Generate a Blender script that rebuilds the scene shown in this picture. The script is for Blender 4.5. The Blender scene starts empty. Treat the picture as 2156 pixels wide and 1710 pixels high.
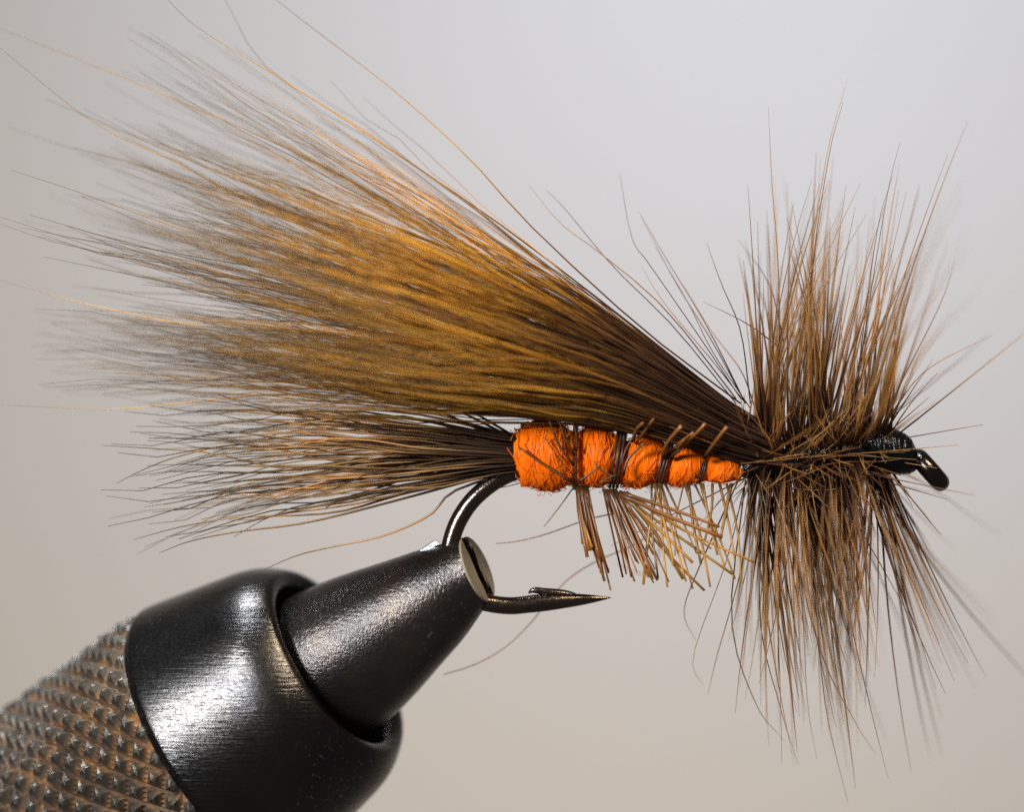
import bpy, math, random
import numpy as np
from mathutils import Vector

rng = np.random.default_rng(11)
random.seed(11)
sc = bpy.context.scene
sc.unit_settings.system = 'METRIC'
sc.unit_settings.scale_length = 0.012          # one unit is about 12 mm: the fly is about 20 mm long

# ------------------------------------------------------------------ camera
D = 8.0                                          # camera distance to the plane of the hook
cam_d = bpy.data.cameras.new('camera')
cam = bpy.data.objects.new('camera', cam_d)
sc.collection.objects.link(cam)
cam.location = (0, -D, 0)
cam.rotation_euler = (math.radians(90), 0, 0)
cam_d.sensor_fit = 'HORIZONTAL'
cam_d.sensor_width = 36.0
cam_d.lens = 36.0 * D / 2.156
cam_d.clip_start = 0.1
cam_d.clip_end = 200
cam_d.dof.use_dof = True
cam_d.dof.focus_distance = D - 0.03
cam_d.dof.aperture_fstop = cam_d.lens * 1e-3 / 0.36
sc.camera = cam

# ------------------------------------------------------------------ world and lamps
w = bpy.data.worlds.new('World')
sc.world = w
w.use_nodes = True
w.node_tree.nodes['Background'].inputs['Color'].default_value = (0.96, 0.90, 0.86, 1)
w.node_tree.nodes['Background'].inputs['Strength'].default_value = 0.10


def lamp(name, loc, target, size, power, col, size_y=None):
    l = bpy.data.lights.new(name, 'AREA')
    l.energy = power
    l.color = col
    l.shape = 'RECTANGLE'
    l.size = size
    l.size_y = size_y or size
    o = bpy.data.objects.new(name, l)
    sc.collection.objects.link(o)
    o.location = loc
    o.rotation_euler = (Vector(target) - Vector(loc)).to_track_quat('-Z', 'Y').to_euler()
    return o


lamp('window_light', (-4.6, -6.2, 2.0), (0, 0, 0), 1.1, 950, (0.92, 0.95, 1.0), 1.7)
lamp('overhead_window', (-1.7, 0.7, 6.0), (-0.2, 0, 0), 1.3, 700, (0.82, 0.89, 1.0))
lamp('desk_lamp', (2.6, -4.0, 5.6), (0, 0, 0), 1.8, 470, (1.0, 0.85, 0.64))
lamp('backdrop_lamp', (1.7, 8.8, 4.3), (1.1, 15.0, -0.4), 2.2, 450, (0.45, 0.615, 1.0), 1.6)
lamp('backdrop_warm_lamp', (0.4, 10.6, -4.8), (0.0, 15.0, -1.0), 2.0, 30, (1.0, 0.74, 0.34), 1.0)

sc.view_settings.view_transform = 'Standard'
sc.view_settings.look = 'None'
sc.view_settings.exposure = 0.0
sc.view_settings.gamma = 1.0
sc.render.engine = 'CYCLES'
sc.cycles.use_denoising = False
sc.cycles.max_bounces = 8
sc.cycles.transparent_max_bounces = 8
sc.cycles.sample_clamp_indirect = 6.0


# ------------------------------------------------------------------ helpers
def W(u, v, y=0.0):
    """A measured place (u across, v down, in thousandths of a unit on the hook's plane) carried to its own depth y."""
    k = (D + y) / D / 1000.0
    return np.array([(u - 1078.0) * k, y, (855.0 - v) * k])


def link(o, parent=None):
    sc.collection.objects.link(o)
    if parent is not None:
        o.parent = parent
    return o


def mesh_obj(name, verts, faces, mat, parent=None, smooth=True, attrs=None):
    me = bpy.data.meshes.new(name)
    me.from_pydata([tuple(map(float, p)) for p in verts], [], [tuple(map(int, f)) for f in faces])
    if attrs:
        for k, a in attrs.items():
            at = me.attributes.new(k, 'FLOAT', 'POINT')
            at.data.foreach_set('value', np.asarray(a, dtype=np.float32))
    if smooth:
        me.polygons.foreach_set('use_smooth', [True] * len(me.polygons))
    for m in (mat if isinstance(mat, (list, tuple)) else [mat]):
        me.materials.append(m)
    me.update()
    return link(bpy.data.objects.new(name, me), parent)


def spline(ctrl, n):
    """Catmull-Rom through the control points, n samples."""
    c = np.asarray(ctrl, dtype=float)
    if len(c) == 2:
        t = np.linspace(0, 1, n)[:, None]
        return c[0] * (1 - t) + c[1] * t
    P = np.vstack([2 * c[0] - c[1], c, 2 * c[-1] - c[-2]])
    seg = len(c) - 1
    out = []
    for x in np.linspace(0, seg, n):
        i = min(int(x), seg - 1)
        t = x - i
        p0, p1, p2, p3 = P[i], P[i + 1], P[i + 2], P[i + 3]
        out.append(0.5 * (2 * p1 + (p2 - p0) * t + (2 * p0 - 5 * p1 + 4 * p2 - p3) * t * t + (3 * p1 - p0 - 3 * p2 + p3) * t ** 3))
    return np.array(out)


def tube(path, radii, sides=3, caps=False, flat=1.0):
    """verts, faces and t of a tapered tube along the path."""
    path = np.asarray(path)
    n = len(path)
    T = np.gradient(path, axis=0)
    T /= np.linalg.norm(T, axis=1)[:, None] + 1e-12
    ref = np.array([0, 1.0, 0])
    if np.mean(np.abs(T @ ref)) > 0.9:
        ref = np.array([1.0, 0, 0])
    S = np.cross(T, ref)
    S /= np.linalg.norm(S, axis=1)[:, None] + 1e-12
    B = np.cross(S, T)
    ang = np.arange(sides) * 2 * math.pi / sides + 0.5
    r = np.asarray(radii)[:, None, None]
    V = path[:, None, :] + r * (np.cos(ang)[None, :, None] * S[:, None, :] + flat * np.sin(ang)[None, :, None] * B[:, None, :])
    V = V.reshape(-1, 3)
    F = []
    for i in range(n - 1):
        for k in range(sides):
            a = i * sides + k
            b = i * sides + (k + 1) % sides
            F.append((a, b, b + sides, a + sides))
    if caps:
        F.append(tuple(range(sides))[::-1])
        F.append(tuple(range((n - 1) * sides, n * sides)))
    t = np.repeat(np.linspace(0, 1, n), sides)
    return V, F, t


class Mass:
    """Collects many tubes into one mesh."""
    def __init__(self):
        self.V, self.F, self.t, self.r, self.n = [], [], [], [], 0

    def add(self, V, F, t, rnd):
        self.V.append(V)
        self.F += [tuple(i + self.n for i in f) for f in F]
        self.t.append(t)
        self.r.append(np.full(len(t), rnd))
        self.n += len(V)

    def build(self, name, mat, parent):
        return mesh_obj(name, np.vstack(self.V), self.F, mat, parent,
                        attrs={'along': np.concatenate(self.t), 'tone': np.concatenate(self.r)})


def strand(name, path, radii, mat, parent, rnd=None, sides=3, caps=False, flat=1.0):
    V, F, t = tube(path, radii, sides, caps, flat)
    rnd = rng.random() if rnd is None else rnd
    return mesh_obj(name, V, F, mat, parent, attrs={'along': t, 'tone': np.full(len(t), rnd)})


def taper(n, r0, r1, p=1.0):
    t = np.linspace(0, 1, n)
    return (r0 + (r1 - r0) * t ** p) / 1000.0


# ------------------------------------------------------------------ materials
class NT:
    def __init__(self, name):
        self.m = bpy.data.materials.new(name)
        self.m.use_nodes = True
        self.t = self.m.node_tree
        self.t.nodes.clear()
        self.out = self.t.nodes.new('ShaderNodeOutputMaterial')

    def n(self, kind, **kw):
        x = self.t.nodes.new(kind)
        for k, v in kw.items():
            setattr(x, k, v)
        return x

    def l(self, a, b):
        self.t.links.new(a, b)

    def ramp(self, stops, fac, interp='LINEAR'):
        r = self.n('ShaderNodeValToRGB')
        e = r.color_ramp
        e.interpolation = interp
        while len(e.elements) < len(stops):
            e.elements.new(0.5)
        for el, (p, c) in zip(e.elements, stops):
            el.position = p
            el.color = (*c, 1) if len(c) == 3 else c
        self.l(fac, r.inputs[0])
        return r.outputs[0]

    def math(self, op, a, b=None, c=None):
        x = self.n('ShaderNodeMath', operation=op)
        for i, s in enumerate((a, b, c)):
            if s is None:
                continue
            if isinstance(s, (int, float)):
                x.inputs[i].default_value = s
            else:
                self.l(s, x.inputs[i])
        return x.outputs[0]

    def mix(self, fac, a, b, blend='MIX'):
        x = self.n('ShaderNodeMix', data_type='RGBA', blend_type=blend)
        for i, s in ((0, fac), (6, a), (7, b)):
            if isinstance(s, (int, float)):
                x.inputs[i].default_value = s
            elif isinstance(s, tuple):
                x.inputs[i].default_value = (*s, 1)
            else:
                self.l(s, x.inputs[i])
        return x.outputs[2]

    def attr(self, name):
        return self.n('ShaderNodeAttribute', attribute_name=name).outputs['Fac']

    def noise(self, scale, detail=3, rough=0.5, vec=None, dist=0.0):
        x = self.n('ShaderNodeTexNoise')
        x.inputs['Scale'].default_value = scale
        x.inputs['Detail'].default_value = detail
        x.inputs['Roughness'].default_value = rough
        x.inputs['Distortion'].default_value = dist
        if vec is not None:
            self.l(vec, x.inputs['Vector'])
        return x.outputs['Fac']

    def obj_coord(self, scale=(1, 1, 1), rot=(0, 0, 0)):
        c = self.n('ShaderNodeTexCoord')
        mp = self.n('ShaderNodeMapping')
        mp.inputs['Scale'].default_value = scale
        mp.inputs['Rotation'].default_value = rot
        self.l(c.outputs['Object'], mp.inputs['Vector'])
        return mp.outputs['Vector']


def hair_mat(name, stops_a, stops_b, thresh, trans=0.35, gloss=0.025, jitter=0.16):
    """Two hair kinds by tone; colour bands along the hair; light passes through it."""
    N = NT(name)
    t = N.attr('along')
    r = N.attr('tone')
    r2 = N.math('FRACT', N.math('MULTIPLY', r, 17.31))
    tj = N.math('ADD', t, N.math('MULTIPLY', N.math('SUBTRACT', r2, 0.5), jitter))
    ca = N.ramp(stops_a, tj)
    cb = N.ramp(stops_b, tj)
    c = N.mix(N.math('GREATER_THAN', r, thresh), ca, cb)
    r3 = N.math('FRACT', N.math('MULTIPLY', r, 53.7))
    br = N.math('MULTIPLY_ADD', r3, 0.7, 0.65)
    c = N.mix(1.0, c, N.ramp([(0, (0, 0, 0)), (1, (1.5, 1.5, 1.5))], N.math('DIVIDE', br, 1.5)), 'MULTIPLY')
    dif = N.n('ShaderNodeBsdfDiffuse')
    tra = N.n('ShaderNodeBsdfTranslucent')
    gl = N.n('ShaderNodeBsdfGlossy')
    gl.inputs['Roughness'].default_value = 0.32
    gl.inputs['Color'].default_value = (1, 1, 1, 1)
    N.l(c, dif.inputs['Color'])
    N.l(c, tra.inputs['Color'])
    m1 = N.n('ShaderNodeMixShader')
    m1.inputs[0].default_value = trans
    N.l(dif.outputs[0], m1.inputs[1])
    N.l(tra.outputs[0], m1.inputs[2])
    m2 = N.n('ShaderNodeMixShader')
    m2.inputs[0].default_value = gloss
    N.l(m1.outputs[0], m2.inputs[1])
    N.l(gl.outputs[0], m2.inputs[2])
    N.l(m2.outputs[0], N.out.inputs['Surface'])
    return N.m


M = {}
M['wing'] = hair_mat('wing_hair',
    [(0.0, (0.050, 0.024, 0.015)), (0.25, (0.15, 0.066, 0.028)), (0.44, (0.54, 0.255, 0.030)), (0.58, (0.86, 0.52, 0.080)),
     (0.76, (0.70, 0.43, 0.12)), (0.90, (0.30, 0.21, 0.12)), (1.0, (0.20, 0.15, 0.11))],
    [(0.0, (0.040, 0.020, 0.014)), (0.4, (0.14, 0.064, 0.030)), (0.62, (0.34, 0.17, 0.06)), (0.80, (0.20, 0.125, 0.085)), (1.0, (0.15, 0.11, 0.09))],
    0.64, trans=0.5)
M['tail'] = hair_mat('tail_hair',
    [(0.0, (0.040, 0.022, 0.015)), (0.20, (0.15, 0.082, 0.042)), (0.36, (0.66, 0.38, 0.15)), (0.62, (0.80, 0.50, 0.22)),
     (0.80, (0.28, 0.19, 0.10)), (1.0, (0.16, 0.12, 0.09))],
    [(0.0, (0.024, 0.016, 0.012)), (0.4, (0.12, 0.066, 0.035)), (0.65, (0.26, 0.15, 0.065)), (0.8, (0.10, 0.065, 0.04)), (1.0, (0.07, 0.055, 0.045))],
    0.68, trans=0.4, gloss=0.03)
M['hackle'] = hair_mat('hackle_fibre',
    [(0.0, (0.026, 0.012, 0.009)), (0.18, (0.11, 0.045, 0.024)), (0.38, (0.44, 0.225, 0.070)), (0.7, (0.57, 0.325, 0.105)), (1.0, (0.52, 0.34, 0.17))],
    [(0.0, (0.020, 0.009, 0.008)), (0.25, (0.085, 0.034, 0.021)), (0.6, (0.29, 0.125, 0.048)), (1.0, (0.40, 0.21, 0.10))],
    0.58, trans=0.58, gloss=0.025)
M['straw'] = hair_mat('trimmed_fibre',
    [(0.0, (0.10, 0.05, 0.018)), (0.3, (0.42, 0.205, 0.042)), (1.0, (0.66, 0.38, 0.085))],
    [(0.0, (0.07, 0.03, 0.014)), (0.35, (0.28, 0.115, 0.034)), (1.0, (0.46, 0.19, 0.05))],
    0.5, trans=0.5, gloss=0.03)


def yarn_mat():
    N = NT('orange_yarn')
    v = N.obj_coord((60, 60, 14))
    nz = N.noise(1.0, 4, 0.6, v)
    c = N.ramp([(0.25, (0.78, 0.100, 0.002)), (0.55, (0.90, 0.150, 0.001)), (0.8, (0.95, 0.21, 0.002))], nz)
    p = N.n('ShaderNodeBsdfPrincipled')
    N.l(c, p.inputs['Base Color'])
    p.inputs['Roughness'].default_value = 0.75
    p.inputs['Sheen Weight'].default_value = 0.0
    p.inputs['Sheen Tint'].default_value = (1, 0.5, 0.15, 1)
    p.inputs['Specular IOR Level'].default_value = 0.08
    b = N.n('ShaderNodeBump')
    b.inputs['Strength'].default_value = 0.3
    b.inputs['Distance'].default_value = 0.005
    N.l(nz, b.inputs['Height'])
    N.l(b.outputs[0], p.inputs['Normal'])
    N.l(p.outputs[0], N.out.inputs['Surface'])
    return N.m


def fibre_mat():
    N = NT('orange_fibre')
    r = N.attr('tone')
    c = N.ramp([(0, (0.90, 0.125, 0.002)), (0.6, (0.95, 0.20, 0.002)), (1, (1.0, 0.32, 0.006))], r)
    dif = N.n('ShaderNodeBsdfDiffuse')
    tra = N.n('ShaderNodeBsdfTranslucent')
    gl = N.n('ShaderNodeBsdfGlossy')
    gl.inputs['Roughness'].default_value = 0.35
    N.l(c, dif.inputs[0])
    N.l(c, tra.inputs[0])
    m1 = N.n('ShaderNodeMixShader')
    m1.inputs[0].default_value = 0.04
    N.l(dif.outputs[0], m1.inputs[1])
    N.l(tra.outputs[0], m1.inputs[2])
    m2 = N.n('ShaderNodeMixShader')
    m2.inputs[0].default_value = 0.05
    N.l(m1.outputs[0], m2.inputs[1])
    N.l(gl.outputs[0], m2.inputs[2])
    N.l(m2.outputs[0], N.out.inputs['Surface'])
    return N.m


M['yarn'] = yarn_mat()
M['fibre'] = fibre_mat()


def metal_mat(name, base, rough, metallic=0.0, spec=0.5, scratch=0.15, pits=0.0, tint=None, bare=None, coat=0.0, fscale=45):
    N = NT(name)
    p = N.n('ShaderNodeBsdfPrincipled')
    v = N.obj_coord((3, 3, 3))
    big = N.noise(2.2, 5, 0.6, v)
    fine = N.noise(fscale, 4, 0.65, v)
    col = N.mix(N.ramp([(0.35, (0, 0, 0)), (0.7, (1, 1, 1))], big), base, tint or base)
    rr = N.math('MULTIPLY_ADD', fine, 0.22, rough - 0.11)
    if bare:
        # small spots where the black finish has worn to bare steel
        spot = N.ramp([(0.60, (0, 0, 0)), (0.70, (1, 1, 1))], N.noise(30, 3, 0.7, v))
        patch = N.ramp([(0.48, (0, 0, 0)), (0.62, (1, 1, 1))], N.noise(1.3, 2, 0.5, v))
        f = N.math('MULTIPLY', spot, patch)
        col = N.mix(f, col, bare)
    N.l(col, p.inputs['Base Color'])
    N.l(rr, p.inputs['Roughness'])
    p.inputs['Metallic'].default_value = metallic
    p.inputs['Specular IOR Level'].default_value = spec
    p.inputs['Coat Weight'].default_value = coat
    p.inputs['Coat Roughness'].default_value = 0.12
    # brushed scratches: noise stretched along one direction
    sv = N.obj_coord((8, 8, 120), (0.3, 0.9, 0.2))
    scn = N.noise(1.6, 3, 0.7, sv)
    h = N.math('ADD', N.math('MULTIPLY', scn, scratch), N.math('MULTIPLY', fine, 0.12 + pits))
    b = N.n('ShaderNodeBump')
    b.inputs['Strength'].default_value = 0.35
    b.inputs['Distance'].default_value = 0.01
    N.l(h, b.inputs['Height'])
    N.l(b.outputs[0], p.inputs['Normal'])
    N.l(p.outputs[0], N.out.inputs['Surface'])
    return N.m


M['collar'] = metal_mat('black_oxide_steel', (0.056, 0.055, 0.056), 0.27, 1.0, 0.5, 0.45, tint=(0.092, 0.084, 0.075), bare=(0.35, 0.34, 0.34))
M['jaw'] = metal_mat('jaw_steel', (0.055, 0.052, 0.052), 0.28, 0.95, 0.5, 0.15, 0.4, tint=(0.115, 0.092, 0.074), bare=(0.34, 0.30, 0.26))
M['eye'] = metal_mat('blackened_wire', (0.07, 0.06, 0.055), 0.2, 1.0, 0.5, 0.05, 0.05)
M['hook'] = metal_mat('bronzed_wire', (0.11, 0.090, 0.075), 0.22, 1.0, 0.5, 0.1, 0.05, tint=(0.15, 0.115, 0.09))
M['face'] = metal_mat('bare_steel_face', (0.30, 0.26, 0.19), 0.6, 0.1, 0.4, 0.1, 0.8, tint=(0.17, 0.145, 0.10))
M['chip'] = metal_mat('bright_steel', (0.6, 0.62, 0.65), 0.22, 0.9, 0.5, 0.05)
M['inner'] = metal_mat('worn_bore', (0.10, 0.075, 0.055), 0.45, 0.5, 0.5, 0.2, tint=(0.16, 0.12, 0.09))
M['thread'] = metal_mat('black_thread', (0.003, 0.003, 0.0035), 0.20, 0.0, 0.28, 0.0, 0.9, coat=0.0, fscale=16)


def knurl_mat():
    N = NT('rusty_knurl')
    p = N.n('ShaderNodeBsdfPrincipled')
    h = N.attr('height')
    v = N.obj_coord((1, 1, 1))
    n1 = N.noise(4.0, 4, 0.6, v)
    n2 = N.noise(26, 3, 0.6, v)
    rust = N.ramp([(0.3, (0.035, 0.022, 0.015)), (0.55, (0.14, 0.068, 0.026)), (0.76, (0.34, 0.165, 0.050))], n2)
    steel = N.mix(n2, (0.036, 0.033, 0.029), (0.10, 0.086, 0.064))
    low = N.ramp([(0.25, (1, 1, 1)), (0.62, (0, 0, 0))], h)
    amount = N.ramp([(0.36, (0.25, 0.25, 0.25)), (0.58, (1, 1, 1))], n1)
    f = N.math('MULTIPLY', low, amount)
    N.l(N.mix(f, steel, rust), p.inputs['Base Color'])
    N.l(N.math('MULTIPLY_ADD', f, 0.3, 0.44), p.inputs['Roughness'])
    N.l(N.math('MULTIPLY_ADD', f, -0.6, 0.65), p.inputs['Metallic'])
    b = N.n('ShaderNodeBump')
    b.inputs['Strength'].default_value = 0.4
    b.inputs['Distance'].default_value = 0.01
    N.l(n2, b.inputs['Height'])
    N.l(b.outputs[0], p.inputs['Normal'])
    N.l(p.outputs[0], N.out.inputs['Surface'])
    return N.m


M['knurl'] = knurl_mat()


def paper_mat():
    N = NT('matte_paper')
    p = N.n('ShaderNodeBsdfPrincipled')
    v = N.obj_coord()
    n = N.noise(1.2, 3, 0.5, v)
    N.l(N.mix(n, (0.83, 0.705, 0.54), (0.855, 0.73, 0.565)), p.inputs['Base Color'])
    p.inputs['Roughness'].default_value = 0.9
    p.inputs['Specular IOR Level'].default_value = 0.1
    N.l(p.outputs[0], N.out.inputs['Surface'])
    return N.m


M['paper'] = paper_mat()

# ------------------------------------------------------------------ the backdrop
bv, bf = [], []
nx, nz = 12, 12
for j in range(nz + 1):
    for i in range(nx + 1):
        x = -14 + 28 * i / nx
        z = -12 + 24 * j / nz
        bv.append((x, 15.0 + 0.004 * x * x, z))
for j in range(nz):
    for i in range(nx):
        a = j * (nx + 1) + i
        bf.append((a, a + 1, a + nx + 2, a + nx + 1))
bd = mesh_obj('backdrop', bv, bf, M['paper'])
bd['kind'] = 'structure'
bd['label'] = 'plain pale grey paper backdrop far behind the fly'

# ------------------------------------------------------------------ the vise
TILT = math.radians(18)
CA = math.cos(TILT)
ax2 = np.array([0.829, 0.559])
A = np.array([ax2[0] * CA, -math.sin(TILT), ax2[1] * CA])        # axis: to the right, up and a little towards the camera
Mv = np.array([-ax2[1], 0.0, ax2[0]])                            # up across the axis
Nv = np.cross(A, Mv)                                             # across the axis, towards the camera
if Nv[1] > 0:
    Nv = -Nv
TIP = W(1003, 1200, 0.0)


def vp(along, r, th):
    """A point of the vise: ALONG the axis back from the jaw tip, radius r, angle th from up."""
    th = np.asarray(th)[..., None]
    return TIP - A * (along / CA / 1000.0) + (r / 1000.0) * (np.cos(th) * Mv + np.sin(th) * Nv)


vise = bpy.data.objects.new('tying_vise', None)
vise.empty_display_size = 0.2
link(vise)
vise['label'] = 'black steel fly tying vise with rusty knurled sleeve gripping the hook'
vise['category'] = 'vise'


def lathe(name, prof, mat, seg=96, parent=vise):
    th = np.arange(seg) * 2 * math.pi / seg
    V = np.vstack([vp(a, r, th) for a, r in prof])
    F = []
    for i in range(len(prof) - 1):
        for k in range(seg):
            a, b = i * seg + k, i * seg + (k + 1) % seg
            F.append((a, a + seg, b + seg, b))
    return mesh_obj(name, V, F, mat, parent)


def smooth_profile(pts, n):
    return [tuple(p) for p in spline(pts, n)]


# smooth collar with rounded front rim
prof = smooth_profile([(668, 318), (655, 323), (640, 323), (560, 305), (480, 287), (440, 277), (408, 264), (380, 245), (361, 226), (360, 208), (367, 196), (380, 190)], 60)
collar = lathe('collar', prof, M['collar'], 128)
bore = lathe('bore', [(380, 190), (400, 187), (430, 186), (470, 184), (520, 178), (560, 150), (570, 60), (571, 1)], M['inner'], 96, collar)

# knurled sleeve: pyramids cut on two helices
NA, AX = 31, 50.0
a0, a1 = 655.0, 1330.0
na = int((a1 - a0) / AX * 8)
nc = NA * 8
alongs = np.linspace(a0, a1, na)
ths = np.arange(nc) * 2 * math.pi / nc
V, Hh = [], []
for i, al in enumerate(alongs):
    p = al / AX + ths / (2 * math.pi) * NA
    q = al / AX - ths / (2 * math.pi) * NA
    tp = 1 - 2 * np.abs((p % 1) - 0.5)
    tq = 1 - 2 * np.abs((q % 1) - 0.5)
    h = np.minimum(tp, tq)
    h = np.minimum(h * 1.35, 1.0)
    fade = min(1.0, (al - a0) / 30.0)
    wob = 1.0 + 0.18 * np.sin(ths * 7 + al * 0.013) * np.sin(ths * 11 - al * 0.021)
    base_r = 311.0 - (al - 655) * 0.03
    r = base_r + 21.0 * h * fade * wob
    V.append(TIP - A * (al / CA / 1000.0) + (r[:, None] / 1000.0) * (np.cos(ths)[:, None] * Mv + np.sin(ths)[:, None] * Nv))
    Hh.append(h)
F = []
for i in range(na - 1):
    for k in range(nc):
        a, b = i * nc + k, i * nc + (k + 1) % nc
        F.append((a, a + nc, b + nc, b))
sleeve = mesh_obj('knurled_sleeve', np.vstack(V), F, M['knurl'], vise, smooth=False, attrs={'height': np.concatenate(Hh)})
sleeve['label'] = 'rust stained knurled sleeve with diamond teeth'

# two half jaws with the slit between them
JP = [(0, 74), (30, 82), (96, 105), (180, 128), (260, 150), (325, 164), (380, 170), (440, 168), (520, 150)]
JP = smooth_profile(JP, 40)


def skew(along, m):
    """the jaw face is ground a little off square"""
    return along - 0.17 * m * max(0.0, 1 - along / 120.0)


def half_jaw(name, side, gap, seg=40):
    V, F = [], []
    rows = []
    for a, r in JP:
        g = gap * (1.0 - 0.6 * min(1, a / 300))
        th0 = math.asin(min(0.9, g / r))
        row = []
        for k in range(seg + 1):
            th = th0 + (math.pi - 2 * th0) * k / seg
            m, n = r * math.cos(th), side * r * math.sin(th)
            row.append((m, n))
        # the flat inside wall of the slit, slightly ragged
        for k in range(1, 8):
            f = k / 8
            m = -r * math.cos(th0) * (1 - 2 * f)
            row.append((m, side * (g + 2.2 * math.sin(k * 2.3 + a * 0.11) * math.sin(a * 0.07 + k))))
        rows.append((a, row))
    nr = len(rows[0][1])
    for a, row in rows:
        for m, n in row:
            V.append(TIP - A * (skew(a, m) / CA / 1000.0) + m / 1000.0 * Mv + n / 1000.0 * Nv)
    for i in range(len(rows) - 1):
        for k in range(nr):
            a, b = i * nr + k, i * nr + (k + 1) % nr
            f = (a, b, b + nr, a + nr)
            F.append(f if side < 0 else f[::-1])
    o = mesh_obj(name, V, F, M['jaw'], vise)
    # ground face, 2 thousandths proud of the tip, edge worn round
    a, row = rows[0]
    FV, FF = [], []
    pts = np.array(row)
    cen = pts.mean(axis=0)
    for k_, (dz, sh) in enumerate(((0.0, 1.0), (-2.5, 0.985), (-4.0, 0.955))):
        for j_, (m, n) in enumerate(pts):
            jag = 0.0
            if j_ > seg:
                jag = side * 2.5 * math.sin(j_ * 5.1 + k_)
            mm, nn = cen + (np.array([m, n]) - cen) * sh
            FV.append(TIP - A * ((skew(dz, mm)) / CA / 1000.0) + mm / 1000.0 * Mv + (nn + jag) / 1000.0 * Nv)
    for k_ in range(2):
        for k in range(nr):
            a_, b_ = k_ * nr + k, k_ * nr + (k + 1) % nr
            FF.append((a_, b_, b_ + nr, a_ + nr))
    FF.append(tuple(range(2 * nr, 3 * nr)))
    mesh_obj('jaw_face', FV, FF, M['face'], o, smooth=False)
    return o


jaw_front = half_jaw('jaw', 1, 15.0)
jaw_back = half_jaw('jaw', -1, 25.0)

# raised burr on the lip of the rear jaw beside the hook
ch = []
for dz, sc_ in ((0, 1.0), (9, 0.8), (11, 0.6)):
    for m, n in ((-26, -14), (24, -14), (28, 8), (-22, 10)):
        ch.append((m * sc_, n * sc_, dz))
CV = []
for m, n, dz in ch:
    base = W(905, 1157, 0.02)
    CV.append(base + A * (m / 1000) + Nv * (n / 1000) + Mv * (dz / 1000))
CF = []
for r_ in range(2):
    for k in range(4):
        a, b = r_ * 4 + k, r_ * 4 + (k + 1) % 4
        CF.append((a, b, b + 4, a + 4))
CF.append((8, 9, 10, 11))
mesh_obj('burr', CV, CF, M['chip'], jaw_back, smooth=False)

# ------------------------------------------------------------------ the fly
fly = bpy.data.objects.new('fishing_fly', None)
fly.empty_display_size = 0.2
link(fly)
fly['label'] = 'orange bodied fishing fly with brown hair wing, tail and bushy hackle clamped in vise'
fly['category'] = 'fishing fly'

# hook: shank, bend into the jaws, point
hp = [(1900, 962), (1800, 966), (1600, 975), (1400, 978), (1200, 982), (1110, 988), (1052, 1008), (1000, 1048), (966, 1096), (948, 1148),
      (944, 1195), (956, 1232), (985, 1258), (1030, 1271), (1075, 1276), (1120, 1272), (1180, 1266), (1240, 1262), (1287, 1259)]
pts = spline([W(u, v, 0) for u, v in hp], 110)
rad = np.full(110, 18.5)
k0 = int(110 * 15.0 / 18)
for i in range(k0, 110):
    f = (i - k0) / (109 - k0)
    rad[i] = 18.5 * (1 - f) ** 0.8 * (1 + 0.25 * math.sin(f * math.pi)) + 0.4
hook = strand('hook', pts, rad / 1000, M['hook'], fly, sides=16, caps=True)
# barb: a sliver lifted from the wire
bp = spline([W(1215, 1256, 0), W(1180, 1251, 0), (W(1150, 1247, 0)), W(1124, 1243, 0), W(1112, 1250, 0)], 14)
strand('barb', bp, np.array([5, 8, 9.5, 10, 10, 9.5, 9, 8, 7.5, 7, 6, 4.5, 3, 0.6]) / 1000, M['hook'], hook, sides=10, caps=True)
# eye: a ring turned down, seen almost on edge
ec = W(1957, 990, 0.0)
ed = np.array([0.66, 0.0, -0.75])
ed /= np.linalg.norm(ed)
ey = ec - np.array([0.0, -D, 0.0])
ey -= ed * (ey @ ed)
ey /= np.linalg.norm(ey)
en = np.cross(ed, ey)
V, F = [], []
MJ, MN = 0.0335, 0.0200
na_, nb_ = 48, 16
for i in range(na_):
    a = 2 * math.pi * i / na_
    rd = math.cos(a) * ed + math.sin(a) * ey
    for j in range(nb_):
        b = 2 * math.pi * j / nb_
        V.append(ec + rd * (MJ + MN * math.cos(b)) + en * MN * math.sin(b))
for i in range(na_):
    for j in range(nb_):
        F.append((i * nb_ + j, ((i + 1) % na_) * nb_ + j, ((i + 1) % na_) * nb_ + (j + 1) % nb_, i * nb_ + (j + 1) % nb_))
mesh_obj('eye', V, F, M['eye'], hook)


# ---- abdomen: core and yarn segments
def body_lathe(name, stations, mat, parent, seg=40, shear=0.0, lump=0.0, ridge=None):
    V, F = [], []
    for i, (u, v, r) in enumerate(stations):
        for k in range(seg):
            th = 2 * math.pi * k / seg
            rr = r * (1 + lump * (math.sin(3 * th + i * 0.9) * 0.6 + math.sin(7 * th - i * 1.7) * 0.4))
            du = shear * rr * math.cos(th)
            V.append(W(u + du, v - rr * math.cos(th), -rr / 1000 * math.sin(th)))
    n = len(stations)
    for i in range(n - 1):
        for k in range(seg):
            a, b = i * seg + k, i * seg + (k + 1) % seg
            F.append((a, b, b + seg, a + seg))
    F.append(tuple(range(seg))[::-1])
    F.append(tuple(range((n - 1) * seg, n * seg)))
    return mesh_obj(name, V, F, mat, parent)


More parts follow.
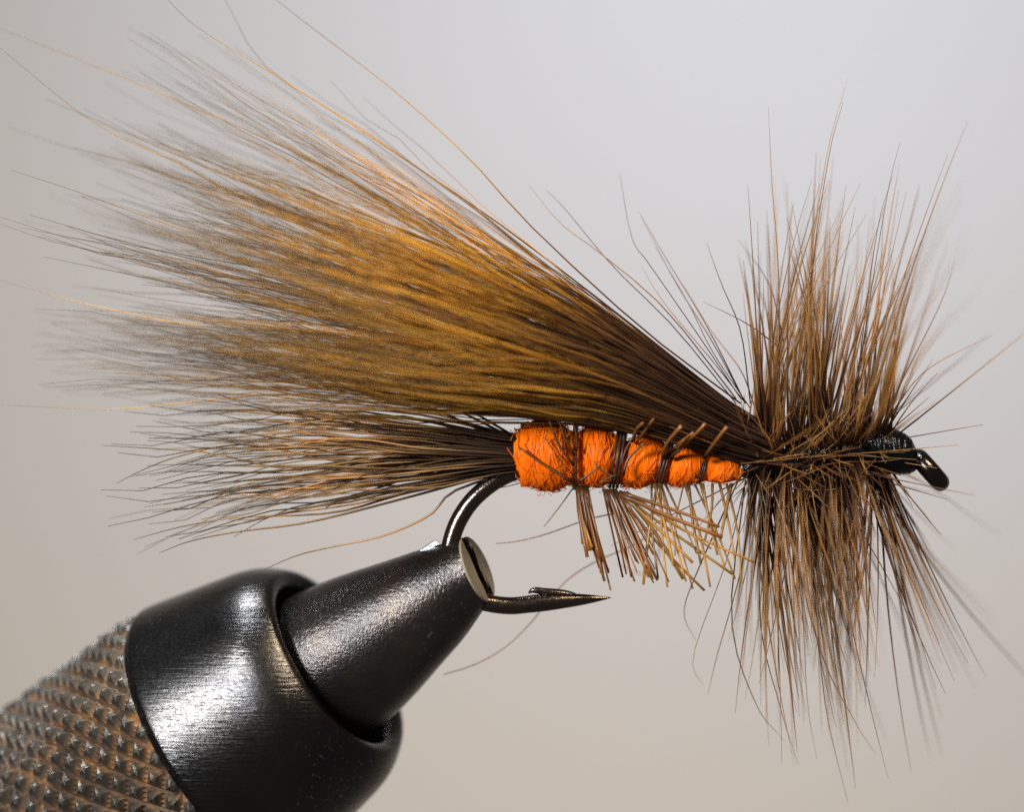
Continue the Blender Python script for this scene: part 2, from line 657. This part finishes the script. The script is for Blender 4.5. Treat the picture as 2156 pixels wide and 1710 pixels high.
core = body_lathe('abdomen', [(u, 958 + (u - 1090) * 0.065, 68 - (u - 1090) * 0.100) for u in np.linspace(1096, 1556, 24)], M['yarn'], fly)
SEG = [(1082, 1218, 957, 76, -0.04), (1206, 1304, 958, 67, 0.02), (1294, 1404, 971, 56, 0.22), (1390, 1488, 981, 42, 0.28), (1474, 1564, 988, 28, 0.25)]
for (u0, u1, vc, R, sh) in SEG:
    st = []
    for i in range(22):
        f = i / 21
        prof_ = (math.sin(math.pi * (0.04 + 0.92 * f))) ** 0.42
        if u0 < 1100 and f < 0.25:
            st.append((u0 + (u1 - u0) * f, vc + 4 * f, R * prof_))
            continue
        st.append((u0 + (u1 - u0) * f, vc + 4 * f, R * max(0.70, prof_)))
    sg = body_lathe('body_segment', st, M['yarn'], core, 48, sh, 0.025)
    # the wound yarn fibres on it, lying round the body
    mass = Mass()
    for _ in range(int(1.3 * (u1 - u0) * R / 50)):
        f = rng.uniform(0.02, 0.98)
        prof_ = max(0.70, (math.sin(math.pi * (0.04 + 0.92 * f))) ** 0.42)
        th0 = rng.uniform(0, 2 * math.pi)
        dth = rng.uniform(0.5, 1.3)
        drift = rng.normal(0, 9)
        lift = rng.uniform(0.0, 0.5)
        pp = []
        for k in range(6):
            e = k / 5
            th = th0 + dth * (e - 0.5)
            rr = R * prof_ + lift + 0.6 + (rng.uniform(0, 5) if k in (0, 5) and rng.random() < 0.12 else 0)
            u = u0 + (u1 - u0) * f + drift * (e - 0.5) * 2 + sh * rr * math.cos(th)
            pp.append(W(u, vc + 4 * f - rr * math.cos(th), -rr / 1000 * math.sin(th)))
        mass.add(*tube(np.array(pp), taper(6, 0.9, 0.6), 5), rng.random())
    # loose curls
    for _ in range(int(R * 0.7)):
        f = rng.uniform(0.0, 0.9)
        prof_ = max(0.70, (math.sin(math.pi * (0.04 + 0.92 * f))) ** 0.42)
        th = rng.uniform(0.55, 1.45) * math.pi if rng.random() < 0.8 else rng.uniform(0, 6.28)
        rr = R * prof_
        L = rng.uniform(6, 22)
        pp = []
        ph, am = rng.uniform(0, 6.28), rng.uniform(3, 8)
        for k in range(7):
            e = k / 6
            r_ = rr - 1 + L * math.sin(e * 2.2) * 0.7
            u = u0 + (u1 - u0) * f + am * math.sin(e * 4 + ph) + sh * rr * math.cos(th)
            pp.append(W(u, vc + 4 * f - r_ * math.cos(th + 0.12 * math.cos(e * 4 + ph)), -r_ / 1000 * math.sin(th)))
        mass.add(*tube(np.array(pp), taper(7, 0.7, 0.45)), rng.random())
    fz = mass.build('yarn_fuzz', M['fibre'], core)
    fz['kind'] = 'stuff'

# hackle quill wound between the segments
for (u, vc, R, sh, wd) in [(1210, 960, 71, 0.02, 5), (1300, 966, 60, 0.16, 11), (1396, 980, 46, 0.28, 9), (1479, 988, 31, 0.28, 6)]:
    V, F = [], []
    for turn in range(3):
        pp = []
        for k in range(40):
            th = 2 * math.pi * k / 39
            rr = R + rng.uniform(-0.6, 0.6)
            pp.append(W(u + (turn - 1) * wd * 0.7 + sh * rr * math.cos(th) + k * 0.06, vc - rr * math.cos(th), -rr / 1000 * math.sin(th)))
        v_, f_, t_ = tube(np.array(pp), np.full(40, wd * 0.33) / 1000, 6)
        F += [tuple(i + len(V) for i in f) for f in f_]
        V += list(v_)
    mesh_obj('quill_wrap', V, F, M['hackle'], core, attrs={'along': np.full(len(V), 0.12), 'tone': np.full(len(V), 0.4)})


# ---- wing
UX = np.array([-400, 100, 300, 500, 700, 900, 1100, 1250, 1400, 1560, 1660], dtype=float)
TOP = np.array([0, 190, 262, 332, 405, 482, 575, 645, 742, 864, 935], dtype=float)
BOT = np.array([615, 680, 728, 770, 812, 862, 886, 900, 935, 985, 1000], dtype=float)


def wing_path(qb, qt, ub, ut, ys, n=13, wave=6.5, ymean=-0.26):
    ph, wl = rng.uniform(0, 6.28), rng.uniform(150, 320)
    amp = wave * rng.uniform(0.4, 1.3)
    out = []
    for i in range(n):
        t = i / (n - 1)
        u = ub + (ut - ub) * t
        q = qb + (qt - qb) * t ** 1.2
        top, bot = np.interp(u, UX, TOP), np.interp(u, UX, BOT)
        # smooth the edge kinks
        top = 0.5 * top + 0.25 * (np.interp(u - 90, UX, TOP) + np.interp(u + 90, UX, TOP))
        bot = 0.5 * bot + 0.25 * (np.interp(u - 90, UX, BOT) + np.interp(u + 90, UX, BOT))
        v = top + (bot - top) * q + amp * (0.08 + t) * math.sin((ub - u) / wl * 6.28 + ph)
        qq = min(1, max(0, q))
        dep = 0.42 * (bot - top) / 1000 * math.sqrt(max(0.15, 1 - (2 * qq - 1) ** 2))
        y = ys * dep * (1 + 0.5 * t) + ymean * t ** 1.5 * 0.9 - 0.02
        out.append(W(u, v, y))
    return np.array(out)


wing_list = []
clumps = [(((k + rng.uniform(0, 1)) / 38) ** 0.78, rng.uniform(-1, 1), rng.normal(420, 110), rng.random()) for k in range(38)]
for i in range(530):
    qc, yc, uc, tc = clumps[rng.integers(len(clumps))]
    qb = rng.uniform(0.02, 0.98) * 0.6 + 0.4 * qc
    qt = qc + rng.normal(0, 0.020)
    ut = uc + rng.normal(0, 120)
    ut = max(-60, ut + 60 * abs(qc - 0.5))
    ys = max(-1, min(1, yc * 0.6 + rng.uniform(-1, 1) * 0.5))
    wing_list.append((wing_path(qb, qt, rng.uniform(1545, 1650), ut, ys), rng.uniform(1.7, 3.6), ys, min(0.999, max(0.0, 0.62 * tc + 0.38 * rng.random()))))
for i in range(84):                                   # loose hairs above the wing
    q = -0.50 * rng.random()
    wing_list.append((wing_path(rng.uniform(0.0, 0.35), q + rng.normal(0, 0.05), rng.uniform(1500, 1580), rng.uniform(250, 800), rng.uniform(-1, 1), wave=7), rng.uniform(1.3, 2.0), -2, rng.random()))
for i in range(75):                                    # hairs that cross the others
    q0, q1 = rng.uniform(0.0, 0.9), 0
    q1 = q0 + rng.normal(0, 0.17)
    wing_list.append((wing_path(q0, q1, rng.uniform(1500, 1640), rng.uniform(180, 760), rng.uniform(-1.15, 0.3), wave=11), rng.uniform(1.5, 2.6), -1.5, 0.75 * rng.random()))
for i in range(100):                                   # loose hairs below
    q = 0.93 + 0.36 * rng.random()
    wing_list.append((wing_path(rng.uniform(0.7, 0.95), q, rng.uniform(1400, 1560), rng.uniform(60, 420), rng.uniform(-1, 1), wave=8), rng.uniform(1.5, 2.1), -2, rng.random()))
traced_wing = [
    [(1560, 850), (1350, 690), (1120, 478), (985, 330), (830, 190), (660, 60), (570, -10)],
    [(1540, 850), (1300, 660), (1050, 470), (830, 320), (600, 170), (420, 60), (350, -5)],
    [(1540, 860), (1280, 670), (1000, 440), (760, 270), (560, 140), (470, -10)],
    [(1540, 870), (1200, 660), (900, 470), (640, 330), (420, 230), (180, 130), (0, 60)],
    [(1560, 880), (1150, 620), (800, 520), (560, 440), (380, 345), (200, 260), (0, 100)],
    [(1520, 900), (1100, 860), (800, 815), (560, 820), (380, 800), (200, 770), (95, 725)],
    [(1520, 910), (1000, 850), (700, 845), (480, 800), (330, 790), (165, 782)],
    [(1520, 910), (1000, 860), (640, 830), (420, 845), (230, 862), (0, 852)],
    [(1520, 890), (1000, 800), (640, 740), (420, 690), (180, 640), (0, 590)],
]
for c in traced_wing:
    y1 = rng.uniform(-0.3, 0.15)
    wing_list.append((spline([W(u, v, -0.02 + y1 * k / (len(c) - 1)) for k, (u, v) in enumerate(c)], 16), 2.1, -2, 0.6 * rng.random()))
wing_list.sort(key=lambda x: x[2])                    # near and loose hairs first
mass = Mass()
for path, r, ys, tone in wing_list[300:]:
    mass.add(*tube(path, taper(len(path), r, 0.35, 1.5)), tone)
wing = mass.build('wing', M['wing'], fly)
wing['kind'] = 'stuff'
for path, r, ys, tone in wing_list[:300]:
    strand('wing_hair', path, taper(len(path), r, 0.35, 1.5), M['wing'], wing, rnd=tone)

# ---- tail
TUX = np.array([180, 330, 500, 700, 850, 950, 1090], dtype=float)
TTOP = np.array([840, 842, 832, 826, 845, 866, 918], dtype=float)
TBOT = np.array([1205, 1160, 1118, 1092, 1068, 1042, 1000], dtype=float)


def tail_path(qb, qt, ut, ys, n=11, wave=8.0):
    ph, wl = rng.uniform(0, 6.28), rng.uniform(200, 360)
    amp = wave * rng.uniform(0.4, 1.4)
    hook_end = rng.normal(0, 14)
    out = []
    for i in range(n):
        t = i / (n - 1)
        u = 1100 + (ut - 1100) * t
        q = qb + (qt - qb) * t
        top = np.mean([np.interp(u + d, TUX, TTOP) for d in (-70, 0, 70)])
        bot = np.mean([np.interp(u + d, TUX, TBOT) for d in (-70, 0, 70)])
        v = top + (bot - top) * q + amp * t * math.sin((1100 - u) / wl * 6.28 + ph) + hook_end * t ** 4
        out.append(W(u, v, ys * (0.03 + 0.10 * t)))
    return np.array(out)


tl = []
tcl = [rng.uniform(0.03, 1.0) for _ in range(26)]
for i in range(100):
    qc = tcl[rng.integers(len(tcl))]
    tl.append((tail_path(rng.uniform(0.05, 0.98) * 0.5 + qc * 0.5, qc + rng.normal(0, 0.07), rng.normal(370, 70), rng.uniform(-1, 1)), rng.uniform(2.6, 3.9)))
for c in [[(1085, 990), (955, 1035), (905, 1085), (810, 1128), (700, 1152), (620, 1172), (530, 1212)],
          [(1085, 975), (900, 985), (700, 970), (520, 935), (380, 960), (300, 990), (245, 1018)],
          [(1085, 985), (850, 1040), (700, 1080), (500, 1090), (380, 1110), (280, 1137)],
          [(1085, 985), (850, 1050), (650, 1100), (500, 1120), (400, 1140), (335, 1165)],
          [(1085, 965), (800, 965), (600, 985), (450, 955), (330, 945), (215, 938)],
          [(1085, 930), (1010, 905), (900, 855), (760, 815), (620, 775), (500, 730)],
          [(1085, 920), (1000, 870), (880, 800), (760, 760)], [(1085, 925), (960, 862), (860, 815), (700, 790)]]:
    tl.append((spline([W(u, v, -0.01) for u, v in c], 20), 3.2))
cm = Mass()
for i in range(22):                                    # short tied butts that fill the root of the tail
    qb = rng.uniform(0.05, 0.95)
    cm.add(*tube(tail_path(qb, qb + rng.normal(0, 0.04), rng.uniform(600, 850), rng.uniform(-1, 1), 7), taper(7, 3.4, 1.2)), rng.random())
tail = cm.build('tail', M['tail'], fly)
tail['kind'] = 'stuff'
for path, r in tl:
    strand('tail_hair', path, taper(len(path), r, 0.55, 1.5), M['tail'], tail)


# ---- front hackle
def shank_v(u):
    return 975 - (u - 1590) * 0.11


def hackle_path(ub, phi, lean, L, curve, n=9):
    out = []
    for i in range(n):
        t = i / (n - 1)
        up = math.cos(phi) * L * t
        dp = math.sin(phi) * L * t
        du = L * (math.tan(lean) * t + curve * t * t) - 20 * (1 - t) * 0
        out.append(W(ub + du, shank_v(ub) - up, -dp / 1000))
    return np.array(out)


hk = []
hcl = []
for k in range(96):
    up = k % 2 == 0
    ub = 1592 + 260 * ((k // 2 + rng.random()) / 48) ** 1.12
    f = (ub - 1590) / 270.0
    lean = (-1.0 + 9 * f + rng.normal(0, 3.6)) if up else (-0.5 + 9 * f + rng.normal(0, 5))
    hcl.append((ub, (0 if up else math.pi) + rng.normal(0, 0.55), lean, rng.normal(470 if up else 455, 120), rng.normal(0.04, 0.05), rng.random()))
for i in range(540):
    if i % 9 == 0:                                     # strays and those that point out of the disc sideways
        ub = rng.uniform(1590, 1856)
        f = (ub - 1590) / 270.0
        hk.append((hackle_path(ub, rng.uniform(0, 6.28), math.radians(-2 + 22 * f + rng.normal(0, 13)), rng.uniform(160, 520), rng.normal(0, 0.08)),
                   rng.uniform(1.5, 2.6), rng.random()))
        continue
    ub, phi, lean, L, cv, tc = hcl[rng.integers(len(hcl))]
    L = max(150, min(700, L + rng.normal(0, 75)))
    hk.append((hackle_path(ub + rng.normal(0, 9), phi + rng.normal(0, 0.16), math.radians(lean + rng.normal(0, 3.2)), L, cv + rng.normal(0, 0.03)),
               rng.uniform(1.8, 3.2) if rng.random() < 0.78 else rng.uniform(3.2, 5.2), min(0.999, 0.5 * tc + 0.5 * rng.random())))
traced_hackle = [
    [(1570, 850), (1500, 720), (1420, 590), (1350, 455)], [(1565, 840), (1490, 690), (1400, 540), (1345, 445)],
    [(1560, 840), (1480, 720), (1370, 560), (1330, 500), (1305, 365)], [(1550, 840), (1400, 650), (1260, 530), (1180, 470), (1112, 388)],
    [(1550, 850), (1420, 690), (1290, 560), (1190, 440), (1150, 400)], [(1580, 850), (1560, 700), (1520, 600), (1488, 512)],
    [(1650, 720), (1620, 600), (1555, 505)], [(1640, 730), (1570, 680), (1480, 635)], [(1570, 850), (1500, 760), (1400, 640), (1350, 560)],
    [(1580, 860), (1500, 740), (1450, 640), (1380, 520)],
    [(1590, 860), (1560, 780), (1500, 700), (1440, 600)],
    [(1640, 940), (1640, 600), (1625, 380), (1618, 225)], [(1690, 930), (1700, 620), (1740, 330), (1785, 165)], [(1690, 930), (1705, 610), (1745, 330), (1775, 215)],
    [(1790, 930), (1830, 640), (1870, 400), (1895, 300)], [(1790, 930), (1822, 660), (1850, 470), (1880, 370)],
    [(1850, 900), (1910, 770), (1960, 640), (2040, 475)], [(1860, 890), (1900, 800), (1980, 640), (2010, 550)], [(1870, 880), (1950, 780), (2090, 705)],
    [(1870, 880), (1960, 800), (2040, 750)], [(1840, 1000), (1900, 1100), (1960, 1220), (2015, 1340)], [(1830, 1000), (1880, 1150), (1930, 1300), (1980, 1430)],
    [(1800, 1000), (1830, 1150), (1880, 1280), (1935, 1420)], [(1860, 980), (1950, 1020), (2050, 1090), (2110, 1130)],
    [(1590, 1000), (1560, 1200), (1510, 1380), (1490, 1465)], [(1560, 1000), (1470, 1200), (1440, 1290), (1465, 1350)],
    [(1570, 1010), (1530, 1180), (1460, 1380), (1480, 1445)], [(1570, 1010), (1540, 1300), (1590, 1480), (1650, 1560)],
    [(1610, 1010), (1600, 1300), (1640, 1480), (1680, 1610)], [(1700, 1010), (1720, 1300), (1740, 1500), (1785, 1690)], [(1640, 1000), (1720, 1350), (1800, 1520), (1845, 1590)],
    [(1660, 1000), (1690, 1300), (1700, 1480), (1720, 1600)], [(1740, 1000), (1790, 1300), (1830, 1480), (1870, 1640)],
]
for c in traced_hackle:
    y1 = rng.uniform(-0.15, 0.12)
    if c[-1][0] > 1900:
        y1 = rng.uniform(0.3, 0.5) if rng.random() < 0.7 else 0.05
    p = spline([W(u, v, y1 * (k / (len(c) - 1))) for k, (u, v) in enumerate(c)], 12)
    hk.append((p, rng.uniform(1.2, 1.8), rng.random()))
hk = hk[::-1]
hm = Mass()
for path, r, tone in hk[300:]:
    hm.add(*tube(path, taper(len(path), r, 0.35, 1.5)), tone)
for i in range(420):                                   # short downy fibres close to the shank
    ub = rng.uniform(1565, 1862)
    path = hackle_path(ub, rng.uniform(0, 6.28), math.radians(rng.normal(4, 24)), rng.uniform(50, 190), rng.normal(0, 0.15), 6)
    hm.add(*tube(path, taper(6, 2.2, 0.5, 1.4)), rng.random())
hackle = hm.build('hackle', M['hackle'], fly)
hackle['kind'] = 'stuff'
for path, r, tone in hk[:300]:
    strand('hackle_fibre', path, taper(len(path), r, 0.35, 1.5), M['hackle'], hackle, rnd=tone)
# strands lying along the thorax
for c in [[(1600, 985), (1680, 960), (1720, 920), (1760, 890)], [(1640, 985), (1740, 965), (1800, 960), (1930, 968)], [(1660, 1000), (1760, 975), (1850, 972), (1900, 966)],
          [(1600, 1010), (1680, 1030), (1760, 1030), (1830, 1010)], [(1620, 1020), (1700, 1045), (1790, 1040)], [(1660, 990), (1750, 940), (1800, 880)]]:
    strand('hackle_fibre', spline([W(u, v, -0.05) for u, v in c], 12), taper(12, 2.4, 1.0), M['hackle'], hackle, rnd=0.2 + 0.2 * rng.random())

# ---- clipped body hackle
bh = Mass()
clip_list = []


def clipped(u0, v0, u1, v1, r, tone, y0=-0.03, y1=-0.06, bend=0.0):
    r *= rng.uniform(0.6, 1.45)
    mid = ((u0 + u1) / 2 + bend + rng.normal(0, 3.5), (v0 + v1) / 2)
    u1, v1 = u1 + rng.normal(0, 5), v1 + rng.normal(0, 7)
    p = spline([W(u0, v0, y0), W(mid[0], mid[1], (y0 + y1) / 2), W(u1, v1, y1)], 7)
    clip_list.append((p, r * 1.35, tone))


for k in range(26):
    f = rng.random()
    clipped(1212 + 28 * f, 1022, 1232 + 58 * f + rng.normal(0, 4), 1150 + 80 * f + rng.normal(0, 7), rng.uniform(1.9, 3.0), rng.uniform(0.4, 0.95), y1=rng.uniform(-0.09, -0.03))
for k in range(22):
    f = rng.random()
    clipped(1266 + 30 * f, 1030, 1312 + 75 * f + rng.normal(0, 3), 1165 + 62 * rng.random() ** 0.6, rng.uniform(1.8, 2.8), rng.uniform(0.35, 0.95), y1=rng.uniform(-0.1, 0.0))
for (u1, v1) in [(1516, 1105), (1520, 1132), (1462, 1180), (1476, 1250), (1442, 1215), (1412, 1228), (1500, 1150), (1545, 1218), (1580, 1195)]:
    clipped(1310 + rng.uniform(-12, 14), 1040 + rng.uniform(-6, 6), u1, v1, rng.uniform(2.2, 3.2), rng.uniform(0.2, 0.7), bend=rng.normal(0, 6))
for (u0, u1, v1) in [(1390, 1405, 1228), (1385, 1352, 1230), (1372, 1386, 1215), (1388, 1440, 1222), (1378, 1420, 1190), (1442, 1492, 1228), (1450, 1476, 1190), (1462, 1545, 1215), (1474, 1530, 1195),
                     (1440, 1425, 1170), (1500, 1490, 1130), (1515, 1545, 1185), (1400, 1470, 1165), (1392, 1458, 1240), (1530, 1562, 1230), (1540, 1520, 1140), (1480, 1510, 1160)]:
    clipped(u0, 1018, u1, v1, rng.uniform(2.2, 3.4), rng.uniform(0.0, 0.45))
for (u0, v0, u1, v1) in [(1332, 930, 1356, 880), (1338, 935, 1366, 890), (1398, 965, 1432, 905), (1410, 965, 1484, 902), (1405, 960, 1452, 908), (1482, 965, 1526, 906), (1420, 955, 1440, 920)]:
    clipped(u0, v0, u1, v1, 2.6, 0.7, y0=-0.05, y1=-0.14)
for (u0, v0, u1, v1) in [(1204, 1016, 1098, 945), (1206, 1000, 1150, 925), (1208, 980, 1146, 888), (1210, 960, 1172, 885), (1212, 950, 1186, 885), (1215, 950, 1204, 882),
                         (1300, 1010, 1245, 975), (1300, 1000, 1262, 1012), (1218, 1015, 1262, 985), (1305, 990, 1330, 905), (1312, 1000, 1345, 930)]:
    clipped(u0, v0, u1, v1, 2.0, 0.95, y0=-0.082, y1=-0.088)
for p, r, tone in clip_list:
    pass
bh.add(*tube(spline([W(1205, 1018, 0), W(1400, 1016, 0), W(1560, 1005, 0)], 10), np.full(10, 3) / 1000), 0.8)
body_hackle = bh.build('body_hackle', M['straw'], fly)
for p, r, tone in clip_list:
    strand('trimmed_fibre', p, taper(7, r, r * rng.uniform(0.55, 0.95)), M['straw'], body_hackle, rnd=tone, sides=4, caps=True, flat=rng.uniform(0.4, 1.0))
# stray long fibres hanging under the body
for c, y in [([(1400, 1105), (1330, 1150), (1260, 1180), (1200, 1217), (1155, 1265), (1115, 1315), (1062, 1365), (1000, 1400), (934, 1421)], 0.10),
             ([(1300, 1080), (1235, 1095), (1150, 1125), (1090, 1140), (1044, 1145)], 0.04), ([(1205, 1030), (1180, 1065), (1145, 1110)], 0.02),
             ([(1130, 1005), (1085, 1020), (1050, 1028)], 0.0), ([(1390, 1150), (1370, 1210), (1300, 1190)], 0.25)]:
    strand('stray_fibre', spline([W(u, v, y) for u, v in c], 24), taper(24, 1.7, 1.0), M['straw'], body_hackle, rnd=0.85)

# ---- thread: thorax windings and head
st = []
for i in range(60):
    f = i / 59
    u = 1556 + f * 300
    st.append((u, 986 - f * 38, (25 + 6 * math.sin(f * 3.1)) * (1 + 0.045 * math.sin(i * 2.1)) * min(1, 0.75 + f * 3)))
body_lathe('thorax', st, M['thread'], fly, 32, 0.1, 0.04)
st = []
for i in range(70):
    f = i / 69
    u = 1828 + f * 104
    base_r = np.interp(f, [0, 0.25, 0.55, 0.8, 0.92, 1.0], [46, 52, 50, 42, 33, 12])
    st.append((u, 938 + 22 * f, base_r * (1 + 0.028 * abs(math.sin(i * 0.72)))))
head = body_lathe('thread_head', st, M['thread'], fly, 40, -0.12, 0.02)
